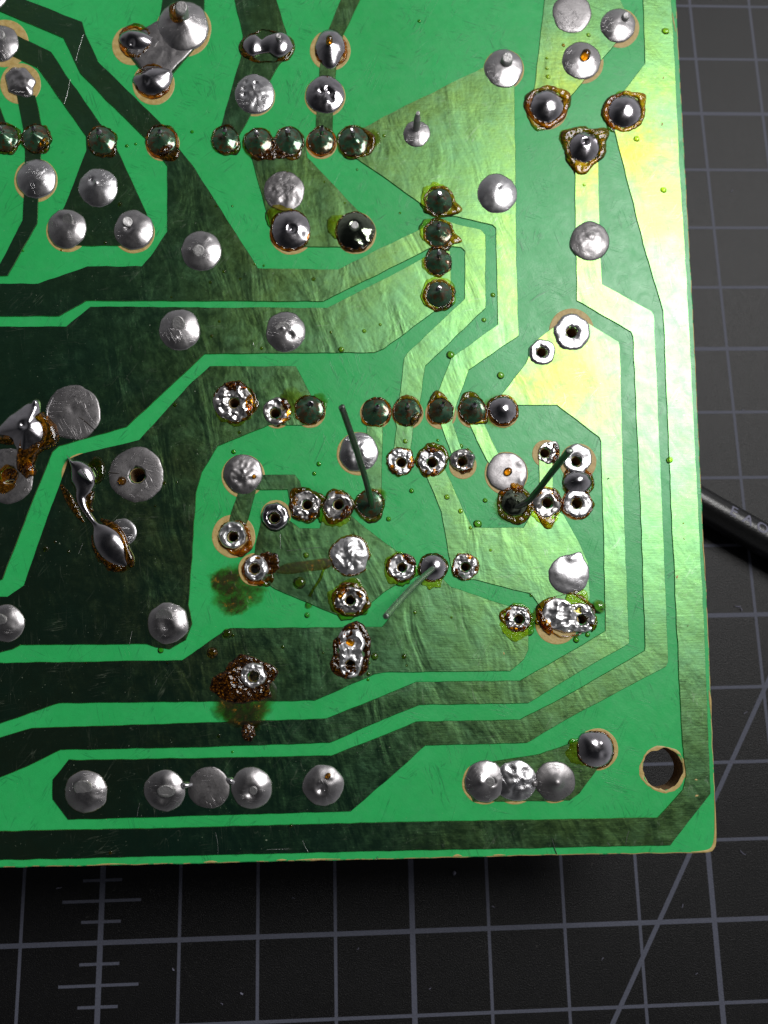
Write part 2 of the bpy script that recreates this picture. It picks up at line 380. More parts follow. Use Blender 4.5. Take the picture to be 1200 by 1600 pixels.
# ------------------------------------------------------------------ shape of a solder joint, pad or flux patch
PROF = {
    'dome': lambda t: max(0, 1-t*t)**.92,
    'ball': lambda t: max(0, 1-t*t)**.5,
    'cone': lambda t: .98*max(0, 1-t*t)**.95+.02*(1-t),
    'fillet': lambda t: .78*(1-t)**2.1+.22*max(0, 1-t**2.5)**.6,
    'flat': lambda t: (1-t**7)*(.75+.25*(1-t*t)),
    'ring': lambda t: (.45+.55*min(1, t*4)) * (1-t**8),
    'band': lambda t: sin(pi*min(1, max(0, t)))**.55,
    'film': lambda t: (1-t**8),
}
def blob(name, x, y, r, H=.6, prof='dome', mat='satin', hole=None, drop=False, na=0.0, nf=2.0, edge=.01, jitr=.03,
         tails=(), bumps=(), pts=None, ell=(1, 1, 0), nt=52, nr=14, z0=0.09, parent=None, seed=None, noz=False, **props):
    """x y r in photo pixels, heights in mm"""
    seed = (x*.37+y*.73) if seed is None else seed
    if name == 'solder_joint': bumps = [(a_, b_, c_, d_*.7) for a_, b_, c_, d_ in bumps]
    f = PROF[prof]
    hx, hy, hr = hole if hole else (x, y, 0)
    ring = []
    for i in range(nt):
        a = 2*pi*i/nt
        if pts:   # star shaped outline: ray against the polygon
            best = None
            for k in range(len(pts)):
                (ax, ay), (bx, by) = pts[k], pts[(k+1) % len(pts)]
                ax -= x; ay -= y; bx -= x; by -= y
                dx, dy = cos(a), sin(a); ex, ey = bx-ax, by-ay
                den = dx*ey-dy*ex
                if abs(den) < 1e-9: continue
                t = (ax*ey-ay*ex)/den; u = (ax*dy-ay*dx)/den
                if t > 0 and -1e-6 <= u <= 1+1e-6 and (best is None or t > best): best = t
            R = best or r
        else:
            ca, sa = cos(a-ell[2]), sin(a-ell[2])
            R = r/math.sqrt((ca/ell[0])**2+(sa/ell[1])**2)
        R *= 1+jitr*2*noise.noise(Vector((cos(a)*1.6+seed, sin(a)*1.6, seed*.3))) + jitr*.9*noise.noise(Vector((cos(a)*5+seed, sin(a)*5, seed*.3)))
        for (ta, tl, tw) in tails:
            d = (math.degrees(a)-ta+180) % 360-180
            R += tl*(.8 if tw < 20 else 1)*exp(-(d/(tw*(1.5 if tw < 20 else 1.1)))**2)
        ring.append(R)
    if pts: ring = [(ring[i-1]+2*ring[i]+ring[(i+1) % nt])/4 for i in range(nt)]
    sc = (P(x+10, y)-P(x-10, y)).length/20
    verts, faces = [], []
    c0 = P(x, y); c0.z = BZ
    def zz(px, py, t):
        z = H*f(t)
        if na and t < 1:
            q = Vector((px*sc*nf+seed, py*sc*nf, seed))
            w_ = min(1, (1-t)*2.6)*(1 if not hole else min(1, t*5+.3))
            z += na*(noise.noise(q)+.5*noise.noise(q*2.3))*w_
        for (bx, by, br, ba) in bumps:
            z += ba*exp(-((px-bx)**2+(py-by)**2)/(br*br))*(1 if t < .97 else 0)
        return z
    ts = [1-(1-j/nr)**1.0 for j in range(nr+1)]
    if edge: ts = ts[:-1]+[.985, 1.0]
    start = 0
    if not hole:
        verts.append(Vector((c0.x, c0.y, BZ+z0+zz(x, y, 0)))); start = 1
        ts = ts[1:]
    rows = []
    if hole and drop:
        row = []
        for i in range(nt):
            a = 2*pi*i/nt; q = P(hx+hr*.97*cos(a), hy+hr*.97*sin(a)); row.append(len(verts)); verts.append(Vector((q.x, q.y, BZ-1.55)))
        rows.append(row)
    for j, t in enumerate(ts):
        row = []
        for i in range(nt):
            a = 2*pi*i/nt
            hh = hr*(1+.05*noise.noise(Vector((cos(a)*5, sin(a)*5+seed, 4)))+.18*noise.noise(Vector((cos(a)*2+seed, sin(a)*2, 9))))
            x0, y0 = hx+hh*cos(a), hy+hh*sin(a)
            x1, y1 = x+ring[i]*cos(a), y+ring[i]*sin(a)
            px, py = x0+(x1-x0)*t, y0+(y1-y0)*t
            q = P(px, py)
            last = j == len(ts)-1
            z = (0.004 if last else z0+max(edge*.0, zz(px, py, t)) + (edge*(1-t**10) if not last else 0))
            if noz and last: z = z0*.2
            row.append(len(verts)); verts.append(Vector((q.x, q.y, BZ+z)))
        rows.append(row)
    if not hole:
        for i in range(nt): faces.append((0, rows[0][(i+1) % nt], rows[0][i]))
    for j in range(len(rows)-1):
        for i in range(nt):
            k = (i+1) % nt
            faces.append((rows[j][i], rows[j][k], rows[j+1][k], rows[j+1][i]))
    # clockwise in pixels = counter clockwise seen from above after the y flip
    tk = [max(0, 1-(((v.x-c0.x)**2+(v.y-c0.y)**2)**.5/(r*sc))**2) for v in verts] if not pts else None
    if pts:
        tk = [1.0]*len(verts)
        for j, row in enumerate(rows):
            for q in row: tk[q] = max(0, 1-(j/(len(rows)-1))**2)
    return put(name, verts, faces, mat, c0, parent, True, thick=tk, **props)

def stub(parent, x, y, r, z, h, tilt=(0, 0), name='lead_end', mat='lead', top=1.0, ell=1.0, rz=0):
    """cut end of a component lead: short round pin with a chamfered, slanted top"""
    c = P(x, y); c.z = BZ
    n = 18; verts = []; faces = []
    lv = [(-.25, 1.05), (h*.7, 1.0), (h*.93, .93*top), (h, .78*top)]
    for (hh, rr) in lv:
        for i in range(n):
            a = 2*pi*i/n; ux, uy = r*rr*cos(a)*ell, r*rr*sin(a)
            vx, vy = ux*cos(rz)-uy*sin(rz), ux*sin(rz)+uy*cos(rz)
            k = max(0, hh/h) if h else 0
            verts.append(Vector((c.x+vx+tilt[0]*k*h, c.y+vy+tilt[1]*k*h, BZ+z+hh+k*(vx*tilt[0]+vy*tilt[1])*.8+.02*noise.noise(Vector((vx*5, vy*5, x))))))
    for j in range(len(lv)-1):
        for i in range(n):
            k = (i+1) % n; faces.append((j*n+i, j*n+k, (j+1)*n+k, (j+1)*n+i))
    faces.append(tuple(range((len(lv)-1)*n, len(lv)*n)))
    return put(name, verts, faces, mat, c, parent, False)

def chain(name, spine, mat='shiny', hf=.9, parent=None, z0=.06, n=14, na=0.0):
    """blob drawn out along a spine: (x, y, radius px, height mm)"""
    pts = []
    m = len(spine)
    def cr(a, b, c, d, t): return .5*((2*b)+(-a+c)*t+(2*a-5*b+4*c-d)*t*t+(-a+3*b-3*c+d)*t**3)
    for i in range(m-1):
        p0, p1, p2, p3 = spine[max(0, i-1)], spine[i], spine[i+1], spine[min(m-1, i+2)]
        L = math.hypot(p2[0]-p1[0], p2[1]-p1[1]); k = max(3, int(L/2.2))
        for j in range(k): pts.append([cr(p0[q], p1[q], p2[q], p3[q], j/k) for q in range(4)])
    pts.append(list(spine[-1]))
    verts, faces = [], []
    cx, cy = spine[m//2][0], spine[m//2][1]; c = P(cx, cy); c.z = BZ
    for i, (x, y, r, h) in enumerate(pts):
        if name == 'solder_joint': h *= .62
        a, b = pts[max(0, i-1)], pts[min(len(pts)-1, i+1)]
        dx, dy = b[0]-a[0], b[1]-a[1]; L = math.hypot(dx, dy) or 1; nx, ny = -dy/L, dx/L
        r = max(r, .3); h = max(h, .02)
        for j in range(n+1):
            a_ = pi*j/n
            q = P(x+nx*r*cos(a_), y+ny*r*cos(a_))
            z = z0+h*sin(a_)**.85
            if na: z += na*noise.noise(Vector((q.x*2, q.y*2, 1)))*sin(a_)
            verts.append(Vector((q.x, q.y, BZ+(z if 0 < j < n else .004))))
    w_ = n+1
    for i in range(len(pts)-1):
        for j in range(n):
            faces.append((i*w_+j, i*w_+j+1, (i+1)*w_+j+1, (i+1)*w_+j))
    # orient upwards
    A, B, C_ = (verts[k] for k in faces[len(faces)//2][:3])
    if (B-A).cross(C_-A).z < 0: faces = [f[::-1] for f in faces]
    return put(name, verts, faces, mat, c, parent, True, thick=[sin(pi*(q % (n+1))/n) for q in range(len(verts))])

# ------------------------------------------------------------------ digitised layout (photo pixels)
L_ = -300
TR = []
TR.append([(-150,-75),(0,-20),(38,0),(128,35),(133,53),(153,97),(250,192),(275,228),(300,258),(403,420),(528,422),(660,357),(690,343),(712,351),(751,360),(758,368),
 (758,482),(664,572),(655,632),(645,668),(641,710),(615,710),(620,668),(616,645),(624,625),(632,560),(637,552),(726,468),(727,393),(721,387),(700,385),(678,385),(660,394),(600,424),
 (505,471),(135,470),(93,494),(L_,495),(L_,444),(60,444),(137,417),(222,417),(237,400),(262,362),(262,260),(228,217),(160,150),(126,115),(100,60),(0,18),(-150,-40)])
TR.append([(L_,-30),(-20,38),(30,58),(80,82),(108,125),(160,198),(183,235),(228,332),(240,365),(212,384),(105,384),(80,360),(102,322),(136,235),(135,213),(60,107),(20,88),(-20,72),(L_,5)])
TR.append([(27,150),(55,150),(66,200),(60,310),(58,350),(12,431),(L_,431),(L_,414),(0,414),(8,400),(36,345),(38,300),(40,245),(37,200)])
TR.append([(L_,150),(0,168),(12,200),(5,228),(L_,215)])
TR.append([(268,-60),(320,-60),(318,60),(270,116),(228,118),(212,100),(197,80),(222,47),(248,33)])
TR.append([(352,-60),(412,-60),(447,50),(455,85),(437,100),(372,215),(345,222),(345,200),(377,90),(380,55)])
TR.append([(558,-60),(590,-60),(536,55),(525,107),(523,130),(520,178),(519,222),(493,222),(495,178),(499,130),(500,105),(512,50)])
TR.append([(388,222),(475,222),(480,247),(567,338),(580,365),(555,386),(455,386),(430,370),(422,350),(398,262)])
TR.append([(548,222),(565,203),(600,183),(760,104),(803,120),(806,400),(810,525),(732,578),(713,632),(706,660),(720,700),(724,724),(708,716),(690,667),(682,620),(705,560),(778,508),
 (776,400),(775,357),(770,352),(715,339),(690,335),(662,322),(600,277),(556,247)])
TR.append([(L_,511),(104,511),(142,480),(300,481),(511,482),(600,437),(668,401),(685,390),(703,394),(704,440),(700,470),(680,485),(600,545),(585,551),(320,553),(300,572),(198,667),(92,697),
 (82,706),(42,805),(4,905),(-20,915),(L_,915)])
TR.append([(L_,933),(12,933),(38,915),(78,800),(95,755),(108,718),(130,709),(218,688),(300,598),(328,573),(462,573),(487,620),(505,645),(480,664),(420,664),(340,697),(315,738),(306,770),(299,880),
 (294,945),(297,958),(300,975),(290,1000),(265,1014),(244,1011),(230,1006),(33,1007),(20,1014),(0,1019),(L_,1020)])
TR.append([(L_,1037),(0,1036),(285,1032),(300,1022),(352,985),(360,982),(597,980),(620,950),(662,905),(690,903),(705,918),(780,943),(820,955),(825,985),(825,1015),(818,1030),(797,1048),(600,1050),
 (585,1053),(492,1094),(93,1098),(0,1130),(L_,1225)])
TR.append([(L_,1262),(0,1153),(50,1138),(300,1130),(510,1123),(600,1087),(650,1066),(812,1064),(900,1014),(946,986),(946,960),(939,690),(936,683),(870,633),(800,633),(786,640),(783,618),(822,568),
 (835,535),(870,508),(893,490),(925,510),(966,535),(968,545),(974,800),(982,1005),(900,1052),(825,1098),(655,1101),(600,1123),(515,1160),(300,1167),(95,1171),(40,1198),(0,1214),(L_,1340)])
TR.append([(108,1187),(120,1188),(518,1181),(600,1149),(650,1128),(812,1125),(900,1079),(1007,1017),(1008,1010),(1001,800),(989,527),(986,519),(901,470),(898,255),(912,231),(934,255),(937,400),
 (940,445),(1017,487),(1021,493),(1034,800),(1043,1034),(1040,1041),(900,1115),(823,1160),(665,1164),(598,1224),(548,1267),(107,1280),(83,1248),(83,1218)])
TR.append([(L_,1307),(0,1299),(300,1293),(600,1285),(900,1280),(1027,1278),(1067,1234),(1072,1212),(1066,1160),(1060,1040),(1049,800),(1036,487),(1034,480),(1010,400),(960,203),(965,175),(975,143),
 (1008,100),(1003,-60),(1044,-60),(1053,90),(1060,250),(1070,400),(1090,800),(1100,1000),(1109,1240),(1047,1320),(600,1329),(300,1336),(0,1343),(L_,1350)])
TR.append([(858,-60),(962,-60),(968,0),(975,15),(985,40),(960,70),(890,152),(875,182),(840,180),(834,148)])
TR.append([(575,645),(598,645),(597,700),(595,790),(570,790),(573,700)])
TR.append([(728,645),(748,645),(778,710),(800,740),(775,740),(760,718),(737,670)])
TR.append([(665,721),(690,721),(700,745),(723,797),(738,825),(818,825),(832,800),(855,787),(880,805),(905,850),(918,880),(921,935),(900,970),(870,985),(855,965),(842,945),(830,928),(740,905),
 (727,906),(705,885),(690,800),(667,745)])
TR.append([(842,705),(862,705),(864,790),(843,790)])
TR.append([(380,730),(400,742),(460,742),(468,752),(480,790),(455,790),(450,765),(400,765),(388,810),(375,840),(352,840),(362,800),(372,772)])
TR.append([(410,808),(430,800),(458,818),(468,826),(500,826),(506,800),(529,789),(555,812),(570,825),(620,862),(632,905),(600,925),(555,962),(525,960),(430,920),(395,895),(400,850)])
TR.append([(735,1200),(760,1192),(845,1178),(925,1150),(945,1180),(930,1205),(905,1239),(890,1250),(740,1252),(728,1225)])

HOLES = [(893,520,9),(846,551,8.5),(14,743,14),(215,743,13),(366,630,9),(430,646,9),(364,839,9),(429,810,8.5),(480,789,8.5),(529,789,8.5),(398,889,9),(547,938,8.5),
 (547,1039,8.5),(396,1057,9),(628,887,8),(727,886,8),(627,723,8.5),(675,723,9),(722,722,8),(851,708,8.5),(900,721,8.5),(901,787,9),(855,786,9),(811,968,8.5),(909,968,8.5),(1036,1201,33)]

# ------------------------------------------------------------------ laminate
rim = [(L_-40,-230),(1043,-230),(1055,0),(1066,200),(1077,400),(1087,600),(1096,800),(1106,1000),(1114,1200),(1118,1300),(1117,1322),(1112,1329),(1104,1331),
       (900,1334),(600,1341),(300,1348),(0,1354),(L_-40,1361)]
v, f, nf = sheet(jit(rim, .7, 6), HOLES, BZ-1.6, BZ, .10, True)
lam = put('laminate', v, f, ['mask', 'lamdark', 'edge'], BC, smooth=False)
for i, p in enumerate(lam.data.polygons):
    if i >= nf:
        zs = [lam.data.vertices[q].co.z for q in p.vertices]
        p.material_index = 2 if max(zs) > -.005 and min(zs) > -.1 else 1
# ------------------------------------------------------------------ copper traces under the mask
for k, t in enumerate(TR):
    c = P(sum(p[0] for p in t)/len(t), sum(p[1] for p in t)/len(t))
    v, f, _ = sheet(jit(t, .7, 9), HOLES[:-1], BZ+.003, BZ+.085, .035, False, 1.02)
    put('copper_trace', v, f, 'trace', c, smooth=False)

def opening(x, y, r, parent=None):
    """bare laminate where the mask stops short of the pad"""
    pass
def ring_open(x, y, r, hole=None, ell=(1, 1, 0)):
    n = 44; c = P(x, y); c.z = BZ
    verts, faces = [], []
    for rr, z in ((0.12, .022), (1.0, .022), (1.03, .002)):
        for i in range(n):
            a = 2*pi*i/n; q0 = r*rr*(1+.02*noise.noise(Vector((cos(a)*2, sin(a)*2, x))))
            if rr < .2 and hole: px, py = hole[0]+hole[2]*1.05*cos(a), hole[1]+hole[2]*1.05*sin(a)
            else: px, py = x+q0*cos(a), y+q0*sin(a)
            q = P(px, py); verts.append(Vector((q.x, q.y, BZ+z)))
    for j in range(2):
        for i in range(n):
            k = (i+1) % n; faces.append((j*n+i, j*n+k, (j+1)*n+k, (j+1)*n+i))
    return put('mask_opening', verts, faces, 'lam', c, smooth=False)
for o_ in [(8,68,36),(32,131,31),(56,282,33),(105,361,32),(209,363,32),(206,71,30),(240,131,32),(516,79,31),(854,170,32),(968,44,30),(910,98,32),(976,176,31),(893,517,34,(893,520,9)),
           (130,742,33),(365,838,33,(364,839,9)),(431,805,23,(429,810,8.5)),(398,890,25,(398,889,9)),(723,727,21,(722,722,8)),(853,709,21,(851,708,8.5)),(903,722,28,(900,721,8.5)),
           (870,973,33),(933,1171,32),(380,744,33),(560,709,33),(791,740,33),(756,1223,33),(804,1222,34),(866,1221,33),(287,46,42),(398,150,31),(508,151,31),(787,109,31),(555,364,32),(455,364,33),
           (587,646,24),(637,646,24),(689,646,24),(738,645,23),(786,644,24),(254,225,26),(502,224,24),(484,644,24),(901,788,24,(901,787,9)),(433,646,23,(430,646,9))]:
    ring_open(*o_)
# worn pale rim of the mounting hole
blob('mounting_hole_rim', 1036, 1201, 35.5, .012, 'band', 'lam', hole=(1036,1201,32.5), jitr=.05, z0=.006, edge=0, nr=4, noz=True, tails=((75,3,30),(250,2,25)))

# ------------------------------------------------------------------ solder joints
def J(x, y, r, H=.62, prof='cone', mat='satin', lead=None, **kw):
    if prof in ('cone', 'dome'): H *= .56 if mat != 'shiny' else .62
    if prof == 'flat': kw.setdefault('z0', .085); kw.setdefault('edge', .015); H *= .55
    elif prof in ('cone', 'dome') and 'na' not in kw: kw['na'] = .035; kw['nf'] = .9
    if lead: kw['bumps'] = tuple(kw.get('bumps', ()))+((lead[0]-1, lead[1]+3, 9, -.06),)
    o = blob('solder_joint', x, y, r, H, prof, mat, **kw)
    if lead:
        lx, ly, lr, lh = lead[:4]; tl = lead[4] if len(lead) > 4 else (0, .25)
        stub(o, lx, ly, lr, H*.75, lh, tl, ell=lead[5] if len(lead) > 5 else 1)
    return o
# original, satin joints with clipped leads
J(2,68,28, lead=(4,64,.42,.35)); J(-12,-6,24)
J(32,128,25,.5,'dome','satin', na=.12, nf=1.2, pts=[(8,118),(20,106),(40,106),(52,120),(57,128),(52,140),(54,150),(42,154),(28,150),(14,144)], bumps=((36,122,5,.12),(44,142,4,.15)))
J(57,280,31,.62,'dome','pale', bumps=((50,262,8,.08),))
J(154,294,31,.6,'cone','pale', bumps=((146,287,5,-.22),(152,290,4,.14)))
J(105,358,31,.62,'cone', lead=(107,350,.42,.28,(.4,.5)), bumps=((97,346,7,-.12),))
J(209,360,31,.62,'cone', lead=(203,352,.38,.25,(-.3,.2)), bumps=((202,360,5,-.15),))
J(315,393,32,.62,'cone', lead=(312,397,.45,.22,(0,.3)), bumps=((326,372,5,.1),))
J(281,516,33,.7,'cone', lead=(280,513,.5,.35,(.1,.5)))
J(447,519,32,.72,'dome', bumps=((455,527,5,-.18),(442,516,4,.1)), lead=(443,517,.42,.2,(.1,.4),1.4))
J(398,148,31,.42,'dome','pale', na=.05, bumps=((382,142,3.5,-.22),(382,152,3.5,-.22),(385,132,3,-.15),(399,134,3,-.2),(396,138,3,.1)))
J(508,149,30,.55,'dome','shiny', bumps=((503,148,4,-.25),(515,150,5,-.28),(518,158,4,-.22),(511,144,3,-.2)), na=.05)
J(444,300,32,.26,'dome','dull', na=.10, nf=1.6, bumps=((450,290,6,.1),(434,298,5,.08)))
J(787,108,30,.5,'cone','satin', lead=(790,103,.46,.55,(.05,.32)))
j = J(651,210,21,.35,'cone','satin')
stub(j,650,207,.27,.2,1.35,(.03,.42),top=.7)
J(776,304,31,.62,'dome','pale', bumps=((779,296,2.5,-.08),))
J(921,378,31,.5,'dome','dull', bumps=((922,374,7,.12),), na=.04, lead=(922,372,.35,.15,(.2,.3)))
J(893,22,31,.14,'flat','dull'); J(965,41,27,.6,'cone','satin', lead=(973,34,.32,.4,(.3,.2)))
j = J(908,96,30,.6,'dome','satin'); blob('resin_drop',912,94,8,.35,'ball','orange',z0=.62,parent=j,edge=0,nt=20,nr=6,noz=True)
J(561,707,31,.5,'dome','pale', na=.05, bumps=((566,703,6,.07),(558,716,5,-.05)))
j = J(380,741,31,.5,'dome','dull', na=.10, nf=1.8, bumps=((372,752,4,-.15),(385,750,3,.1))); blob('resin_drop',398,746,4,.2,'ball','orange',z0=.3,parent=j,edge=0,nt=16,nr=5,noz=True)
j = J(792,738,31,.12,'flat','dull', tails=((55,10,14),), bumps=((812,725,4,.08),(814,752,5,.12))); blob('resin_drop',793,738,7,.35,'ball','orange',z0=.22,parent=j,edge=0,nt=20,nr=6,noz=True)
J(889,898,32,.26,'dome','pale', tails=((-63,9,9),), bumps=((892,872,6,.12),))
J(10,974,30,.6,'dome','satin', lead=(4,972,.45,.25,(0,.5)))
J(263,974,33,.68,'dome','satin', lead=(258,968,.5,.25,(.1,.9),1.2), bumps=((262,980,9,-.16),))
J(135,1237,34,.72,'cone','satin', lead=(133,1232,.5,.30,(0,.5),1.2), bumps=((140,1262,9,.1),))
J(258,1235,33,.6,'dome','satin', bumps=((256,1246,10,-.2),), lead=(262,1237,.4,.35,(0,.4),1.5))
J(327,1231,33,.12,'flat','dull'); J(393,1231,33,.78,'dome','satin', bumps=((392,1238,8,-.25),), lead=(396,1235,.28,.2,(.2,.3)))
chain('solder_bridge',[(280,1228,3,.02),(288,1227,6,.35),(296,1226,4,.28),(303,1225,2,.02)],'pale')
chain('solder_bridge',[(352,1216,2,.02),(360,1219,5,.3),(366,1223,4,.2),(372,1226,2,.02)],'pale')
j = J(505,1227,33,.72,'dome','satin', bumps=((502,1232,7,-.3),(517,1212,5,.12))); blob('resin_drop',513,1211,5,.25,'ball','orange',z0=.5,parent=j,edge=0,nt=16,nr=5,noz=True)
J(758,1221,33,.55,'dome','satin', bumps=((750,1222,11,.25),(768,1222,4,-.3)), lead=(764,1222,.35,.25,(0,.3)))
J(805,1220,33,.42,'dome','pale', na=.12, nf=1.4, bumps=((793,1238,5,.1),(815,1212,6,.1)))
J(866,1221,32,.45,'dome','dull', bumps=((868,1222,11,.55),))
chain('solder_bridge',[(826,1222,2,.02),(834,1224,6,.25),(842,1225,2,.02)],'dull')
# large flat washers of solder, two of them drilled
j = J(115,645,43,.10,'flat','dull', bumps=((113,640,6,-.06),(100,647,14,.05)))
chain('crack',[(124,652,.3,.02),(136,661,.8,.03),(150,673,.3,.02)],'black',parent=j,z0=.155,n=4)
chain('crack',[(74,660,.3,.02),(76,640,.7,.03),(84,622,.3,.02)],'pale',parent=j,z0=.155,n=4)
J(12,744,43,.10,'flat','dull', hole=(14,743,14), drop=True)
j = J(214,742,43,.10,'flat','dull', hole=(215,743,13), drop=True, bumps=((213,760,10,-.04),(203,735,8,-.03)))
chain('crack',[(171,739,.3,.02),(180,740,.9,.03),(188,741,.3,.02)],'black',parent=j,z0=.155,n=4)
blob('resin_drop',192,752,7,.32,'ball','orange',z0=.22,parent=j,edge=0,nt=20,nr=6,noz=True)
J(192,832,22,.10,'flat','pale')
# reflowed, bright joints with flux around
def ringflux(j, x, y, r, mat='brown', w=.28, H=.14, jr=.07, **kw):
    return blob('flux_ring', x, y, r*(1+w*.85), H*.75, 'band', mat, hole=(x,y,r*.92), jitr=jr*.7, na=.09, nf=3.5, edge=0, nr=7, z0=.05, parent=j, noz=True, nt=72, **kw)
tinpts = [(222,47),(248,33),(318,60),(268,114),(228,117),(214,98),(198,80)]
blob('tinned_area', 258,75,40,.05,'flat','dull', pts=tinpts, z0=.09, na=.03)
j = J(287,42,40,.95,'dome','satin', bumps=((287,38,10,.3),(270,42,8,-.1))); stub(j,288,36,.5,.95,.55,(.05,.3))
blob('flux_ring',282,32,14,.2,'band','amber',hole=(287,36,9),z0=.98,parent=j,edge=0,nr=5,noz=True,tails=((200,3,30),))
j = J(212,64,26,.75,'dome','shiny', ell=(1.05,.62,.1), bumps=((204,58,7,.1),(208,72,4,-.25),(190,66,4,.15))); ringflux(j,212,65,22,'amber',.3)
j = J(240,128,27,.8,'dome','shiny', ell=(1.05,.82,-.2), bumps=((226,124,5,.12),(265,116,5,.12),(232,134,4,-.15)), tails=((-25,8,12),(190,6,12))); ringflux(j,238,128,24,'amber',.18)
j = chain('solder_joint',[(378,72,3,.05),(388,72,14,.5),(398,73,17,.6),(410,74,11,.35),(422,71,15,.55),(436,72,20,.8),(448,74,16,.6),(457,76,4,.1)],'shiny')
blob('flux_ring',415,74,42,.12,'band','brown',hole=(415,73,25),ell=(1.05,.62,0),jitr=.06,edge=0,z0=.04,parent=j,noz=True,na=.05,tails=((25,5,12),))
stub(j,436,68,.22,.7,.15)
j = J(516,74,24,.75,'dome','shiny', ell=(.95,1.15,0), tails=((90,7,26),), bumps=((514,74,5,.15),)); ringflux(j,518,80,22,'amber',.22); blob('resin_drop',515,74,6,.25,'ball','amber',z0=.85,parent=j,edge=0,nt=16,nr=5,noz=True)
j = J(455,360,31,.7,'dome','shiny', bumps=((456,362,5,-.35),(450,345,10,.1),(478,370,6,-.1))); ringflux(j,454,361,28,'brown',.22); blob('flux_film',440,342,24,.05,'film','yellow',z0=.1,parent=j,edge=0,jitr=.1)
j = J(555,362,31,.62,'cone','mirror', bumps=((554,356,5,-.3),(566,378,8,-.1)), lead=(554,357,.3,.2)); ringflux(j,554,362,29,'brown',.12); blob('flux_film',530,355,20,.06,'film','yellow',z0=.1,parent=j,edge=0,jitr=.12)
for (x,y,r,tl,op) in [(854,167,26,((-30,14,14),(200,6,20)),None),(976,175,26,((-38,12,10),(190,4,30)),None),(912,231,24,((-35,18,12),(215,14,14),(100,16,14)),1)]:
    j = J(x,y,r,.85 if not op else .7,'dome','shiny', bumps=((x+6,y-5,9,.03),) if not op else ((x,y-4,4.5,-.5),(x,y-4,10,.15)))
    ringflux(j,x,y,r,'brown',.3 if not op else .45,.2,.1,tails=tl)
    blob('flux_film',x,y+1,r*1.28,.03,'film','yellow',z0=.05,parent=j,edge=0,jitr=.12,noz=True,tails=tl)
j = J(786,641,22,.75,'dome','shiny'); ringflux(j,786,641,20,'brown',.32,.16,.06); blob('flux_film',780,643,30,.03,'film','film',z0=.04,parent=j,edge=0,noz=True)
j = J(930,1171,29,.85,'dome','shiny', bumps=((940,1178,6,-.12),(936,1160,5,.08)), tails=((225,6,14),)); ringflux(j,930,1171,27,'brown',.16)
blob('flux_film',905,1175,24,.05,'film','yellow',z0=.05,parent=j,edge=0,jitr=.14)
j = J(902,753,21,.85,'dome','shiny', ell=(1.1,.85,0)); ringflux(j,903,754,22,'brown',.2)
# concave mirror-bright joints round the pins, brown rims
def pin(x, y, r, film='brown', tails=(), rw=.2, ay=-3, ph=.5, glaze=None):
    rnd = random.Random(int(x*3+y*5))
    ox, oy = rnd.uniform(-1.5, 1.5), rnd.uniform(-2, 1)
    j = J(x,y,r*.98,rnd.uniform(.45,.75),'fillet','glazed', nr=18, na=.07, nf=1.3, bumps=((x+rnd.uniform(-9,9),y+rnd.uniform(2,10),5,rnd.uniform(-.12,.12)),))
    stub(j,x+ox,y+ay+oy,rnd.uniform(.16,.24),.6,ph*rnd.uniform(.6,1.1),(rnd.uniform(-.3,.3),rnd.uniform(.1,.5)),name='pin',mat='shiny',top=.7)
    ringflux(j,x+rnd.uniform(-1,1),y+rnd.uniform(-1,1.5),r*.98,film,rw*rnd.uniform(.6,1.1),.17,.10,tails=tails)
    if rnd.random() < .4:
        a = rnd.uniform(0, 6.28)
        blob('flux_glaze',x+r*.7*cos(a),y+r*.7*sin(a),r*.35,.12,'dome',rnd.choice(('brown','amber','crust')),ell=(.7,1.5,a),jitr=.2,na=.06,nf=4,z0=.30,edge=0,nt=32,nr=6,noz=True,parent=j)
    if glaze: blob('flux_film',glaze[0],glaze[1],glaze[2],.04,'film','yellow',z0=.09,parent=j,edge=0,jitr=.1)
    return j
pin(8,217,22,tails=((80,3,30),)); pin(57,217,22,rw=.15); pin(160,221,22,tails=((45,5,20),)); pin(253,221,23,tails=((55,10,22),))
pin(353,220,21,tails=((50,8,12),)); pin(404,223,22,tails=((80,6,30),)); pin(452,222,22,tails=((70,8,25),)); pin(502,221,21,'amber',rw=.14); pin(553,222,24,tails=((-10,6,20),(20,8,20)))
blob('burnt_flux',428,238,26,.10,'dome','crust',ell=(1.4,.55,0),na=.08,nf=4,jitr=.15,z0=.09,edge=0)
blob('flux_drop',428,222,6,.2,'dome','orange',ell=(.8,1.4,0),na=.05,z0=.05,edge=0)
blob('flux_film',580,218,18,.06,'film','film',z0=.1,edge=0,jitr=.15)
pin(686,316,21,tails=((22,20,11),(50,6,18)),glaze=(680,310,25),rw=.3); pin(685,366,21,tails=((20,18,10),(60,8,18)),glaze=(678,364,24),rw=.25); pin(685,410,21,rw=.12,tails=((250,4,30),),glaze=(681,412,23)); pin(686,461,21,rw=.3,ph=.1,glaze=(684,460,28))
pin(484,641,23,rw=.12,ph=.2); pin(587,644,22,rw=.13,tails=((-40,4,25),)); pin(636,645,22,rw=.12,tails=((-90,5,30),)); pin(689,643,20,rw=.12,tails=((-100,11,28),)); pin(738,642,21,rw=.12,tails=((-110,8,30),(45,6,20)))
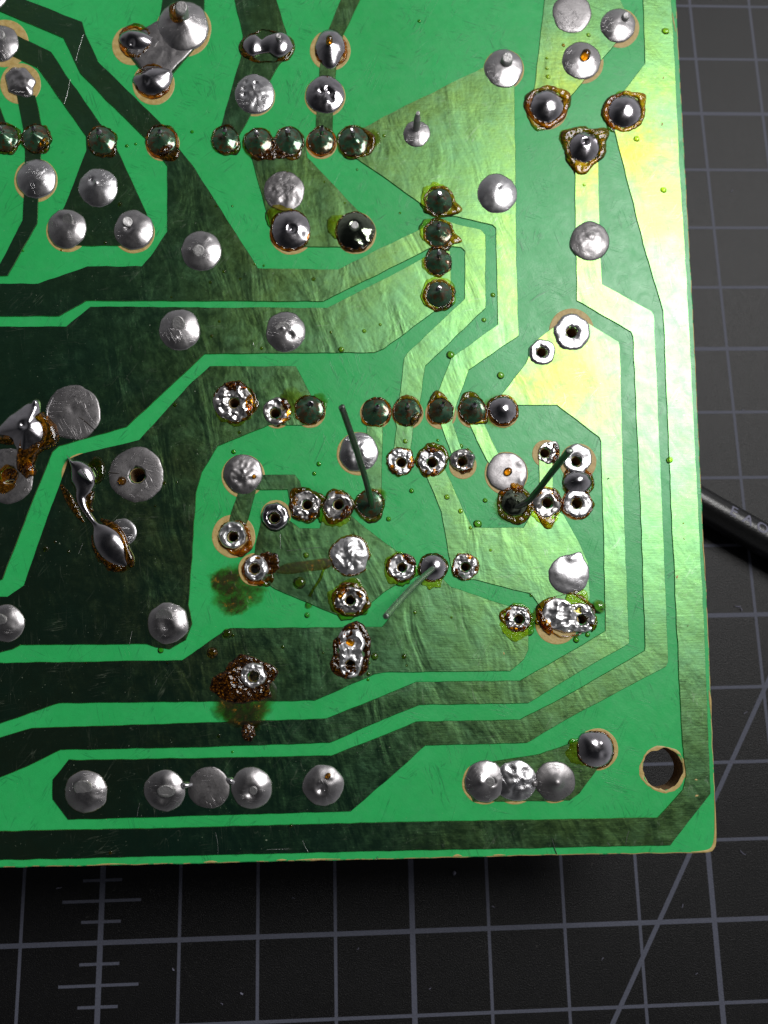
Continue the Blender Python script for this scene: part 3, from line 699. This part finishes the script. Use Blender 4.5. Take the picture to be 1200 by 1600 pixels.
# desoldered pads: crinkled rings round open holes
def ring(x, y, r, hx, hy, hr, flux='brown', fw=.16, H=.07, na=.18, mat='crinkle', tails=(), ftails=(), nf=1.15, fo=(0,0), yel=None, jr=.12, **kw):
    rv = random.Random(int(x*11+y*3))
    if mat == 'crinkle':
        if rv.random() < .4: mat = 'tarnish'
        nf *= rv.uniform(.8, 2.2); na *= rv.uniform(.7, 1.2)
        kw['bumps'] = tuple(kw.get('bumps', ()))+tuple((x+r*.7*cos(q), y+r*.7*sin(q), r*rv.uniform(.2, .35), rv.uniform(-.18, .22)) for q in (rv.uniform(0, 6.3), rv.uniform(0, 6.3)))
    j = blob('desoldered_pad', x, y, r, H, 'ring', mat, hole=(hx,hy,hr), drop=True, na=na, nf=nf, jitr=.055, tails=tails, nt=72, nr=12, edge=.02, **kw)
    rnd = random.Random(int(x*7+y))
    if mat in ('crinkle', 'tarnish'):
        for q in range(3):
            a = rnd.uniform(-1.2, 1.9) if q == 0 else rnd.uniform(0, 6.28); m = ('brown', 'amber', 'crust')[rnd.randrange(3)]
            blob('flux_glaze', x+r*.78*cos(a), y+r*.78*sin(a), r*rnd.uniform(.26, .42), .07, 'dome', m, ell=(.7, 1.5, a), jitr=.22, na=.05, nf=4, z0=.16, edge=0, nt=36, nr=7, noz=True, parent=j)
    if flux: ringflux(j, x+fo[0], y+fo[1], r*.98, flux, fw, .12, jr, tails=ftails)
    if yel: blob('flux_film',yel[0],yel[1],yel[2],.03,'film','yellow',z0=.07,parent=j,edge=0,jitr=.12,hole=(hx,hy,hr*1.3),noz=True)
    return j
ring(365,629,31,366,630,9,'brown',.12,ftails=((10,3,40),),nf=2.2,fo=(2,0),yel=(366,631,35))
ring(433,643,22,430,646,9,None,mat='crinkle')
blob('flux_film',458,628,26,.05,'film','film',z0=.09,edge=0,jitr=.2,na=.04); blob('flux_film',494,632,22,.04,'film','film',z0=.03,edge=0,jitr=.15,ell=(.7,1.1,.6))
ring(364,836,22,364,839,9,'brown',.22,ftails=((60,7,40),),fo=(3,3),mat='crinkle',H=.25); ring(430,808,22,429,810,8.5,None,H=.3,na=.08,mat='shiny')
ring(478,790,23,480,789,8.5,'brown',.2,ftails=((235,8,25),(-30,5,20)),mat='crinkle'); ring(528,789,22,529,789,8.5,'brown',.2,ftails=((110,8,25),),yel=(522,800,27))
ring(400,888,20,398,889,9,'brown',.25,ftails=((40,12,18),),H=.2,fo=(1,2)); ring(547,938,22,547,938,8.5,'brown',.35,ftails=((200,6,20),(20,5,20)),yel=(545,938,33),ell=(1.15,.95,0))
j = blob('solder_joint',547,869,31,.18,'flat','crinkle',na=.16,nf=1.6,jitr=.05,nt=72,nr=16); ringflux(j,547,869,30,'amber',.14,.1,.08); ringflux(j,547,869,30,'film',.26,.06,.09)
j = blob('desoldered_pad',548,1018,36,.14,'ring','crinkle',hole=(547,1039,8.5),drop=True,na=.20,nf=1.8,jitr=.04,nt=110,nr=22,edge=.02,pts=[(548,979),(562,982),(571,994),(572,1006),(566,1016),(568,1030),(566,1046),(558,1058),(546,1060),(534,1054),(528,1042),(530,1026),(528,1012),(526,998),(532,984)],bumps=((547,1004,7,-.16),(556,990,5,.12),(538,1018,5,.12)))
blob('resin_drop',547,1004,8,.06,'dome','brown',z0=.16,parent=j,edge=0,nt=20,nr=5,noz=True)
blob('burnt_flux',549,1020,34,.14,'band','crust',hole=(548,1020,19),ell=(.9,1.28,.1),jitr=.10,na=.10,nf=4,edge=0,z0=.04,noz=True,nt=72,tails=((140,8,14),(-60,3,20)))
ring(396,1055,21,396,1057,9,None,H=.28,na=.09)
blob('burnt_flux',382,1058,42,.16,'band','crust',hole=(395,1056,18),pts=[(432,1050),(424,1080),(428,1090),(404,1094),(368,1096),(340,1090),(328,1078),(332,1058),(352,1048),(356,1034),(378,1024),(404,1028),(420,1036)],jitr=.08,na=.09,nf=3.2,edge=0,z0=.09,noz=True,nt=130,nr=26)
blob('flux_film',352,1068,18,.16,'dome','brown',na=.05,z0=.1,edge=0,jitr=.1)
blob('flux_film',382,1108,38,.03,'film','stain',pts=[(330,1094),(328,1112),(346,1130),(378,1138),(410,1134),(426,1114),(440,1084),(424,1056),(380,1050)],z0=.1,edge=0,jitr=.08,nr=14)
blob('flux_stain',375,1110,30,.004,'film','stain',z0=.12,edge=0,jitr=.15,noz=True,nr=10)
blob('burnt_flux',388,1145,14,.16,'dome','crust',ell=(.8,1.1,0),na=.08,nf=4,z0=.09,edge=0,jitr=.1); blob('flux_film',392,1133,17,.03,'film','film',z0=.095,edge=0,jitr=.15)
ring(628,886,21,628,887,8,'brown',.2,yel=(626,890,28)); ring(727,885,20,727,886,8,'amber',.12)
ring(626,721,21,627,723,8.5,'brown',.15); ring(675,721,22,675,723,9,'brown',.22,ftails=((-70,6,40),)); ring(723,719,20,722,722,8,None,H=.16,ell=(1,.9,0))
ring(857,708,17,851,708,8.5,None,tails=((-50,5,20),)); ring(902,717,23,900,721,8.5,None,mat='pale',na=.05); ring(902,787,22,901,787,9,'brown',.15,mat='pale',na=.06)
ring(854,786,22,855,786,9,'brown',.2,ftails=((85,22,16),(0,5,20)),yel=(850,792,30)); ring(808,967,20,811,968,8.5,'brown',.16,ftails=((190,10,22),),yel=(806,972,29),nf=3)
ring(893,520,29,893,520,9,None,mat='pale',na=.05,H=.1); ring(847,551,20.5,846,551,8.5,None,mat='pale',na=.06,H=.1)
j = blob('desoldered_pad',888,961,36,.16,'ring','crinkle',label='wide ragged double pad with torn solder',hole=(909,968,8.5),drop=True,na=.26,nf=1.5,jitr=.05,nt=120,nr=22,edge=.02,pts=[(846,952),(852,938),(866,934),(880,936),(890,944),(902,942),(918,944),(930,956),(933,970),(924,984),(910,990),(894,986),(880,989),(864,984),(850,976),(845,964)],bumps=((868,952,7,.14),(858,966,5,-.15),(880,948,4,-.18),(888,976,6,.12),(924,976,5,.1)))
blob('flux_glaze',926,974,9,.08,'dome','orange',ell=(.8,1.3,.3),jitr=.2,na=.05,nf=4,z0=.2,edge=0,nt=36,nr=7,noz=True,parent=j); blob('flux_glaze',852,976,10,.10,'dome','brown',ell=(.8,1.6,-.4),jitr=.2,na=.05,nf=4,z0=.12,edge=0,nt=36,nr=7,noz=True,parent=j)
blob('flux_ring',886,960,46,.14,'band','brown',hole=(886,962,34),ell=(1.0,.72,0),jitr=.08,na=.08,nf=3,edge=0,z0=.05,parent=j,noz=True,nt=72,tails=((195,5,20),(165,5,20)))
blob('flux_film',902,944,24,.08,'film','yellow',z0=.09,edge=0,jitr=.18); blob('resin_drop',935,948,12,.25,'dome','film',z0=.05,edge=0,jitr=.12,tails=((-10,6,12),))
blob('flux_film',842,966,18,.05,'film','film',z0=.03,edge=0,jitr=.25)
# brown spill below the left pad of the middle group
blob('flux_stain',366,922,30,.004,'film','stain',pts=[(380,878),(340,884),(322,915),(330,950),(366,966),(398,956),(412,934),(430,918),(408,894)],z0=.012,edge=0,jitr=.12,noz=True,nr=16)
blob('flux_stain',350,908,24,.004,'film','stain',z0=.020,edge=0,jitr=.2,noz=True,nr=12); blob('flux_stain',372,944,19,.004,'film','stain',z0=.028,edge=0,jitr=.2,noz=True,nr=12)
blob('burnt_flux',420,880,18,.05,'film','crust',z0=.09,edge=0,jitr=.2)
chain('flux_stain',[(432,893,3,.02),(450,889,9,.03),(480,885,9,.03),(508,881,9,.03),(520,880,3,.02)],'stain',z0=.085)
chain('flux_stain',[(512,884,1,.02),(505,892,2,.05),(500,905,2.5,.06),(490,920,2,.05),(484,932,3,.08)],'drop',z0=.085)
blob('flux_drop',482,945,7,.06,'dome','film',z0=.03,edge=0,ell=(.8,1.4,.4)); blob('flux_drop',480,961,5,.1,'dome','film',z0=.03,edge=0)
# drawn-out bright solder with spikes, bottom left of centre
j = blob('solder_joint',46,672,30,.52,'dome','shiny',pts=[(58,622),(64,628),(63,644),(71,656),(76,674),(72,692),(58,706),(46,716),(38,730),(32,722),(26,702),(18,686),(6,680),(-6,682),(-2,668),(14,650),(38,634)],jitr=.01,nt=80,nr=18,label='bright irregular solder blob with pointed corners and a pit in the middle',
   bumps=((42,668,6,-.3),(42,668,14,.2),(58,630,5,.35),(36,716,4,.15)))
blob('flux_ring',58,685,30,.4,'band','brown',hole=(50,678,16),pts=[(66,640),(78,652),(90,664),(94,680),(88,696),(70,706),(56,716),(54,736),(40,742),(28,738),(28,716),(40,690),(58,660)],jitr=.05,na=.08,nf=2.5,z0=.06,parent=j,edge=0,nt=72)
blob('flux_film',46,735,13,.3,'dome','amber',z0=.12,parent=j,edge=0,jitr=.12); blob('flux_ring',12,688,16,.15,'dome','amber',z0=.1,parent=j,edge=0,ell=(1.2,.5,.1)); blob('flux_film',12,762,14,.04,'film','amber',z0=.235,edge=0,ell=(1.1,.6,-.5),hole=(14,743,15),noz=True)
j = chain('solder_joint',[(108,714,.4,.9),(114,724,3.5,.9),(121,730,12,.8),(128,740,18,.8),(132,753,19,.7),(131,766,13,.55),(128,776,9,.45),(129,786,7.5,.42),(134,797,5.5,.36),(142,809,4.6,.33),(150,820,5,.32),(156,828,13,.5),(163,838,20,.75),(171,849,23,.85),(181,863,21,.65),(189,874,14,.4),(195,881,6,.2),(199,886,1,.05)],'shiny',n=18)
j['label'] = 'bright solder drawn out into a thin bridge between two lumps'
chain('solder_spike',[(128,738,4,.1),(136,747,4,.35),(147,757,.5,.45)],'shiny',parent=j,z0=.55)
chain('flux_ring',[(96,758,2,.02),(106,775,6,.12),(116,792,6,.14),(124,806,4,.1),(132,816,2,.02)],'amber',parent=j,z0=.09); chain('flux_ring',[(146,768,3,.05),(142,778,6,.22),(140,792,5,.2),(146,800,2,.05)],'brown',parent=j,z0=.09)
chain('flux_ring',[(158,812,2,.05),(176,822,7,.2),(190,838,7,.22),(197,856,6,.22),(204,874,7,.25),(207,886,3,.1)],'brown',parent=j,z0=.12); chain('flux_ring',[(146,836,3,.05),(150,856,5,.15),(162,872,6,.15),(180,886,8,.12),(198,888,3,.05)],'amber',parent=j,z0=.07)
blob('flux_film',152,735,14,.2,'band','drop',hole=(144,741,8),z0=.08,parent=j,edge=0,ell=(1,1.6,0),noz=True,nt=48)
blob('flux_film',178,872,34,.03,'film','film',ell=(1.1,.6,.5),z0=.09,parent=j,edge=0,jitr=.15)

# ------------------------------------------------------------------ long leads still standing
def wire(px, rad, mat='wire'):
    """px: (x, y, height above board) seen pixels at that height; a round lead with a blunt cut end"""
    pts = [P(x, y, BZ+z) for x, y, z in px]
    # smooth
    sm = []
    for i in range(len(pts)-1):
        p0, p1, p2, p3 = pts[max(0, i-1)], pts[i], pts[i+1], pts[min(len(pts)-1, i+2)]
        for k in range(8):
            t = k/8; sm.append(.5*((2*p1)+(p2-p0)*t+(2*p0-5*p1+4*p2-p3)*t*t+(3*p1-p0-3*p2+p3)*t**3))
    sm.append(pts[-1]); pts = sm; n = 16
    verts, faces = [], []; c = pts[0]
    up = Vector((1, 0, 0))
    for i, p in enumerate(pts):
        d = (pts[min(len(pts)-1, i+1)]-pts[max(0, i-1)]).normalized()
        u = (up-d*up.dot(d)).normalized(); v_ = d.cross(u)
        rr = rad*(1+.03*noise.noise(p*1.3))
        for k in range(n):
            a = 2*pi*k/n; verts.append(p+(u*cos(a)+v_*sin(a))*rr)
    d = (pts[-1]-pts[-2]).normalized()
    for q, of in ((.86, .05), (.5, .07)):
        for k in range(n):
            a = 2*pi*k/n; u = (up-d*up.dot(d)).normalized(); v_ = d.cross(u)
            verts.append(pts[-1]+d*of*(1+.8*cos(a))+(u*cos(a)+v_*sin(a))*rad*q)
    m = len(pts)+2
    for i in range(m-1):
        for k in range(n):
            l = (k+1) % n; faces.append((i*n+k, i*n+l, (i+1)*n+l, (i+1)*n+k))
    faces.append(tuple(range((m-1)*n, m*n)))
    return put('component_lead', verts, faces, mat, Vector(c), smooth=True)
j = J(578,788,21,.5,'fillet','glazed',nr=16); ringflux(j,578,788,21,'brown',.2,.15,.1,tails=((80,6,30),)); blob('flux_film',592,775,14,.06,'film','film',z0=.04,parent=j,edge=0,jitr=.2)
wire([(580,800,-.3),(580,786,.6),(572,752,3.0),(556,700,6.0),(534,636,9.3)], .215)['label'] = 'thin lead standing up and leaning toward the top left'
j = J(677,887,21,.7,'dome','shiny'); ringflux(j,677,887,21,'brown',.15,.12,.08); blob('flux_film',675,905,18,.04,'film','yellow',z0=.08,parent=j,edge=0,jitr=.2)
wire([(680,886,.0),(672,892,.9),(650,912,3.2),(625,938,6.2),(603,963,9.0)], .20, 'wire_pale')['label'] = 'thin lead leaning toward the lower left'
j = J(804,785,21,.6,'fillet','mirror',nr=16,na=.12); ringflux(j,803,787,22,'brown',.35,.15,.08,tails=((70,5,30),)); blob('flux_film',800,790,31,.03,'film','film',z0=.04,parent=j,edge=0,jitr=.08)
blob('flux_ring',806,765,13,.2,'dome','amber',z0=.08,parent=j,edge=0,na=.1,nf=4,jitr=.15)
wire([(800,792,.0),(812,790,.35),(826,782,.9),(842,764,2.2),(862,738,4.4),(890,704,7.2)], .235)['label'] = 'lead bent over toward the upper right'

# ------------------------------------------------------------------ small spatter: flux droplets, crumbs
DR = [(188,320,4,0),(165,380,3,0),(36,392,2,0),(96,391,2,0),(268,465,2,0),(398,414,2,0),(350,425,3,0),(329,442,3,0),(376,437,2.5,0),(490,437,3.5,0),(343,503,2.5,0),(331,526,3,0),(409,545,3,0),(533,547,5,0),(517,520,2.5,0),
 (569,518,3.5,0),(594,508,2.5,0),(412,415,2,0),(655,33,3,0),(600,213,3,0),(625,333,2,0),(880,72,3,1),(854,92,2.5,0),(854,108,3,0),(856,121,4,0),(919,56,3.5,0),(1039,50,6,0),(994,218,5,0),(1036,298,5,0),(912,290,2.5,0),
 (770,461,4,0),(756,500,4,0),(704,555,7,0),(782,587,6,0),(633,690,4,0),(720,697,4,0),(684,688,2.5,0),(643,767,4,0),(758,782,4,0),(698,777,4.5,0),(719,799,4,0),(746,819,7,0),(735,825,3,0),(607,811,4,0),(766,860,2.5,0),
 (648,957,3,0),(705,965,2,0),(631,1026,4,0),(635,1040,2,0),(1046,719,5,0),(274,633,4,0),(257,755,3.5,0),(277,754,2,0),(374,676,3,0),(365,706,4,0),(498,725,4,0),(491,740,3.5,0),(243,791,2,0),(72,858,5,0),(108,862,3,0),(87,847,2.5,0),
 (478,868,5,0),(468,911,10,0),(355,990,8,0),(364,993,3,0),(585,1026,6,0),(442,1011,3,0),(392,1139,3,0),(251,1016,5,0),(173,1332,3,0),(455,1290,3,0),(135,1036,2,0),(262,1036,2,0),(830,930,3,0),(840,972,5,0),(845,960,4,0),(900,1000,5,0),(918,992,4,0),(363,1175,2,0),(342,1150,3,0),
 (332,1020,9,1),(507,285,2,0),(449,270,2,0),(338,323,2.5,0),(363,322,2,0),(330,310,2,0),(198,228,3,0),(212,225,2.5,0),(300,206,3,0),(82,346,2,0),(558,265,2,0),(539,318,2,0),(575,1053,3,0),(576,1036,3,0),(575,1062,2.5,0),(505,1020,2,0)]
protos = {}
n_, m_ = 14, 5
def drop_mesh(mat, sd):
    verts = [Vector((0, 0, .62))]; faces = []
    for j in range(1, m_+1):
        t = j/m_
        for i in range(n_):
            a = 2*pi*i/n_; q = t*(1+.10*noise.noise(Vector((cos(a)*1.5+sd, sin(a)*1.5, sd))))
            verts.append(Vector((q*cos(a), q*sin(a), .62*math.sqrt(max(0, 1-t*t)))))
    for i in range(n_): faces.append((0, 1+i, 1+(i+1) % n_))
    for j in range(m_-1):
        for i in range(n_):
            k = (i+1) % n_; faces.append((1+j*n_+i, 1+(j+1)*n_+i, 1+(j+1)*n_+k, 1+j*n_+k))
    me = mesh(verts, faces, 'droplet'); me.materials.append(M[mat])
    for p in me.polygons: p.use_smooth = True
    return me
pm = [[drop_mesh('drop', s*3.3) for s in range(5)], [drop_mesh('orange', 21.0)]]
from itertools import count
allpoly = [[(p[0], p[1]) for p in t] for t in TR]
for k, (x, y, r, kind) in enumerate(DR):
    me = pm[kind][k % len(pm[kind])]
    o = bpy.data.objects.new('flux_droplet', me); COL.objects.link(o); o.parent = board
    q = P(x, y); s = (P(x+r, y)-P(x-r, y)).length/2
    on = any(inside((x, y), t) for t in allpoly)
    o.location = Vector((q.x, q.y, BZ+(.084 if on else .001)))-BC
    o.scale = (s, s, s*.8); o.rotation_euler = (0, 0, random.uniform(0, 6.28))
# hair scratches and nicks on the copper
SC = [((131,55),(119,96),.9),((110,125),(101,163),.8),((337,1300),(341,1334),.7),((473,1313),(482,1331),.6),((417,1327),(452,1326),.5),((862,1309),(870,1334),.5),((982,1298),(977,1319),.6),((948,1316),(953,1322),.6),
 ((130,849),(123,866),.7),((219,1254),(215,1275),.7),((396,536),(399,543),.8),((207,986),(203,1007),.5),((246,1061),(243,1070),.5),((438,835),(438,858),.5),((448,861),(502,855),.6),((590,1338),(588,1343),.6)]
for (a, b, r) in SC:
    mx, my = (a[0]+b[0])/2+random.uniform(-1.5, 1.5), (a[1]+b[1])/2
    chain('scratch', [(a[0],a[1],.08,.003),(mx,my,r*.28,.004),(b[0],b[1],.08,.003)], 'pale', z0=.085, n=4)
# places where the sawn edge has lost its lacquer
for pts_ in ([(1116,1235,.3,.008),(1117.3,1270,1.0,.01),(1117.5,1305,1.8,.012),(1115,1322,2.6,.012),(1108,1329,2.4,.012),(1094,1330.5,1.0,.01),(1080,1331,.3,.008)],
             [(1107.5,1078,.3,.01),(1109.5,1092,1.8,.012),(1110.5,1108,1.2,.01),(1111.5,1122,.3,.01)],
             [(432,1344,.3,.008),(440,1343.6,1.4,.012),(448,1343.6,.3,.008)],[(462,1344,.3,.008),(490,1342.6,1.0,.01),(532,1342.2,.3,.008)],
             [(708,1338,.3,.008),(714,1336.5,2.0,.012),(722,1337.5,.3,.008)],[(770,1336.5,.3,.008),(778,1335.8,1.2,.012),(790,1336,.3,.008)],
             [(150,1351,.3,.008),(170,1350,.9,.01),(196,1350,.3,.008)],[(318,1347.5,.3,.008),(330,1346,1.3,.012),(340,1347,.3,.008)],
             [(1050.5,20,.3,.008),(1052.5,34,1.0,.01),(1055.5,50,.3,.008)],[(1097,846,.3,.008),(1100,870,.9,.01),(1102,900,.3,.008)]):
    chain('edge_chip', pts_, 'lam', z0=.004, n=5)
# fibres and metal flakes stuck near the mounting hole and copper edge
for (x, y, r, mt) in [(1036,123,3,'lam'),(1034,195,4,'lam'),(1057,902,4,'lam'),(1087,1218,3,'lam'),(1088,1243,4,'lam'),(1074,978,2,'brown'),(950,748,3,'black'),(1067,818,2.5,'brown'),(1068,842,2.5,'brown'),(787,1021,3,'lam')]:
    blob('nick', x, y, r, .004, 'film', mt, z0=.087, edge=0, nt=12, nr=2, jitr=.3, ell=(1.3, .7, random.uniform(0, 3)), noz=True)

# ------------------------------------------------------------------ cutting mat with its printed grid
G = 6.35
mat_e = bpy.data.objects.new('cutting_mat', None); COL.objects.link(mat_e); mat_e.location = (20, 25, 0)
mat_e['label'] = 'black cutting mat with grey printed grid, ruler ticks and a slanted line, under the board'
mat_e['category'] = 'cutting mat'
MC = Vector((20, 25, 0))
def slab(x0, x1, y0, y1, z0, z1):
    return ([Vector(p) for p in ((x0,y0,z0),(x1,y0,z0),(x1,y1,z0),(x0,y1,z0),(x0,y0,z1),(x1,y0,z1),(x1,y1,z1),(x0,y1,z1))],
            [(3,2,1,0),(4,5,6,7),(0,1,5,4),(1,2,6,5),(2,3,7,6),(3,0,4,7)])
X0, X1, Y0, Y1 = -14*G, 26*G, -10*G, 28*G
v, f = slab(X0-4, X1+4, Y0-4, Y1+4, -2.0, 0)
link('vinyl_sheet', mesh([p-MC for p in v], f), 'mat', mat_e)
def strip(name, a, b, wd, z):
    d = (b-a).normalized(); n = Vector((-d.y, d.x, 0))*wd/2; k = Vector((0, 0, z))
    c = (a+b)/2
    vs = [p-c for p in (a-n, b-n, b+n, a+n)]
    return link(name, mesh([q for q in vs], [(0, 1, 2, 3)]), 'ink', mat_e, c+k-MC)
for j in range(-14, 27):
    th = j % 4 == 1
    strip('grid_line', Vector((j*G, Y0, 0)), Vector((j*G, Y1, 0)), .44 if th else .26, .004)
for i in range(-10, 29):
    th = i % 4 == 0
    strip('grid_line', Vector((X0, i*G, 0)), Vector((X1, i*G, 0)), .38 if th else .27, .008)
for i in range(-6, 4):
    for q, hl in ((.25, .25), (.5, .5), (.75, .25)):
        strip('tick_mark', Vector(((1-hl)*G, (i+q)*G, 0)), Vector(((1+hl)*G, (i+q)*G, 0)), .23, .012)
a, b = P(957, 1600, 0), P(1195, 1075, 0); d = (b-a).normalized(); a.z = b.z = 0
strip('slanted_line', a-d*30, b+d*70, .38, .016)
rl = random.Random(5)
def lint(px, py, L, r):
    a0 = rl.uniform(0, 6.28); c = P(px, py, 0); c.z = r+.02
    vs, fs = [], []; n = 5; m = 9; bend = rl.uniform(-1.2, 1.2)
    p = Vector((0, 0, 0)); a = a0
    for i in range(m):
        rr = r*(.5+.5*sin(pi*(i+.5)/m))
        for k in range(n):
            q = 2*pi*k/n; vs.append(p+Vector((-sin(a)*cos(q), cos(a)*cos(q), sin(q)))*rr)
        p = p+Vector((cos(a), sin(a), 0))*L/m; a += bend/m*2
    for i in range(m-1):
        for k in range(n): l = (k+1) % n; fs.append((i*n+k, i*n+l, (i+1)*n+l, (i+1)*n+k))
    fs += [tuple(range(n)), tuple(range((m-1)*n, m*n))]
    return link('lint', mesh(vs, fs), 'print', mat_e, c-MC, True)
for px, py, L, r in ((711,1361,.35,.14),(376,1550,.3,.08),(270,1512,.3,.06),(88,1388,.5,.04),(1148,947,.6,.05),(1156,950,.4,.05),(1165,1335,.7,.04),(1168,1112,.5,.03),(768,1416,.3,.03),(348,1570,.3,.03),
                     (560,1480,.25,.03),(1066,1412,.4,.04),(1163,640,.4,.03),(1140,300,.5,.03),(940,1500,.3,.03),(670,1545,.25,.03),(460,1405,.3,.025),(1090,1520,.3,.03)):
    lint(px, py, L, r)
v, f = slab(X0-60, X1+60, Y0-60, Y1+60, -4.0, -2.02)
me = mesh(v, f); o = link('tabletop', me, 'lamdark', None); o['kind'] = 'structure'; o['label'] = 'wooden table top under the mat'

# ------------------------------------------------------------------ black cable lying on the mat, running under the board
ce = bpy.data.objects.new('cable', None); COL.objects.link(ce)
ce['label'] = 'thick black cable with pale printed letters, coming out from under the board'
ce['category'] = 'cable'
cr_ = 1.45
c1 = P(1095, 787, cr_); c2 = P(1200, 848, cr_); d = (c2-c1).normalized(); nn = Vector((-d.y, d.x, 0))
ce.location = (c1.x, c1.y, 0)
CO = Vector((c1.x, c1.y, 0))
verts, faces = [], []; n = 32; path = []
for k in range(-20, 60):
    s = k*1.5; path.append(c1+d*s+nn*(.0009*s*s*(1 if s > 0 else -.6)))
for i, p in enumerate(path):
    for k in range(n):
        a = 2*pi*k/n; verts.append(Vector((p.x, p.y, 0))+nn*cr_*cos(a)+Vector((0, 0, cr_+cr_*sin(a)))-CO)
for i in range(len(path)-1):
    for k in range(n):
        l = (k+1) % n; faces.append((i*n+k, (i+1)*n+k, (i+1)*n+l, i*n+l))
faces.append(tuple(range(n))); faces.append(tuple(range((len(path)-1)*n, len(path)*n))[::-1])
link('cable_jacket', mesh(verts, faces), 'cable', ce, smooth=True)
cu = bpy.data.curves.new('t', 'FONT'); cu.size = 1.4; cu.resolution_u = 4; cu.space_character = 1.0; cu.offset = .02
txt = bpy.data.objects.new('t', cu); COL.objects.link(txt)
for k, chn in enumerate('EAOR'):
    cu.body = chn; bpy.context.view_layer.update()
    tm = bpy.data.meshes.new_from_object(txt.evaluated_get(bpy.context.evaluated_depsgraph_get()))
    bm = bmesh.new(); bm.from_mesh(tm)
    bmesh.ops.subdivide_edges(bm, edges=bm.edges[:], cuts=2, use_grid_fill=False)
    bmesh.ops.triangulate(bm, faces=bm.faces[:])
    s0 = 2.15+k*1.32
    for v_ in bm.verts:
        s = s0+v_.co.x; th = pi/2-(v_.co.y-.30)/cr_*-1-.0
        th = pi/2-(v_.co.y-.05)/cr_
        p = c1+d*s+nn*(.0009*s*s); r = cr_+.012
        q = Vector((p.x, p.y, 0))+nn*r*cos(th)+Vector((0, 0, cr_+r*sin(th)))
        v_.co = q-CO
    me = bpy.data.meshes.new('letter'); bm.to_mesh(me); bm.free()
    link('printed_letter', me, 'print', ce)
bpy.data.objects.remove(txt)

for o in bpy.data.objects:
    if '_o' in o: del o['_o']
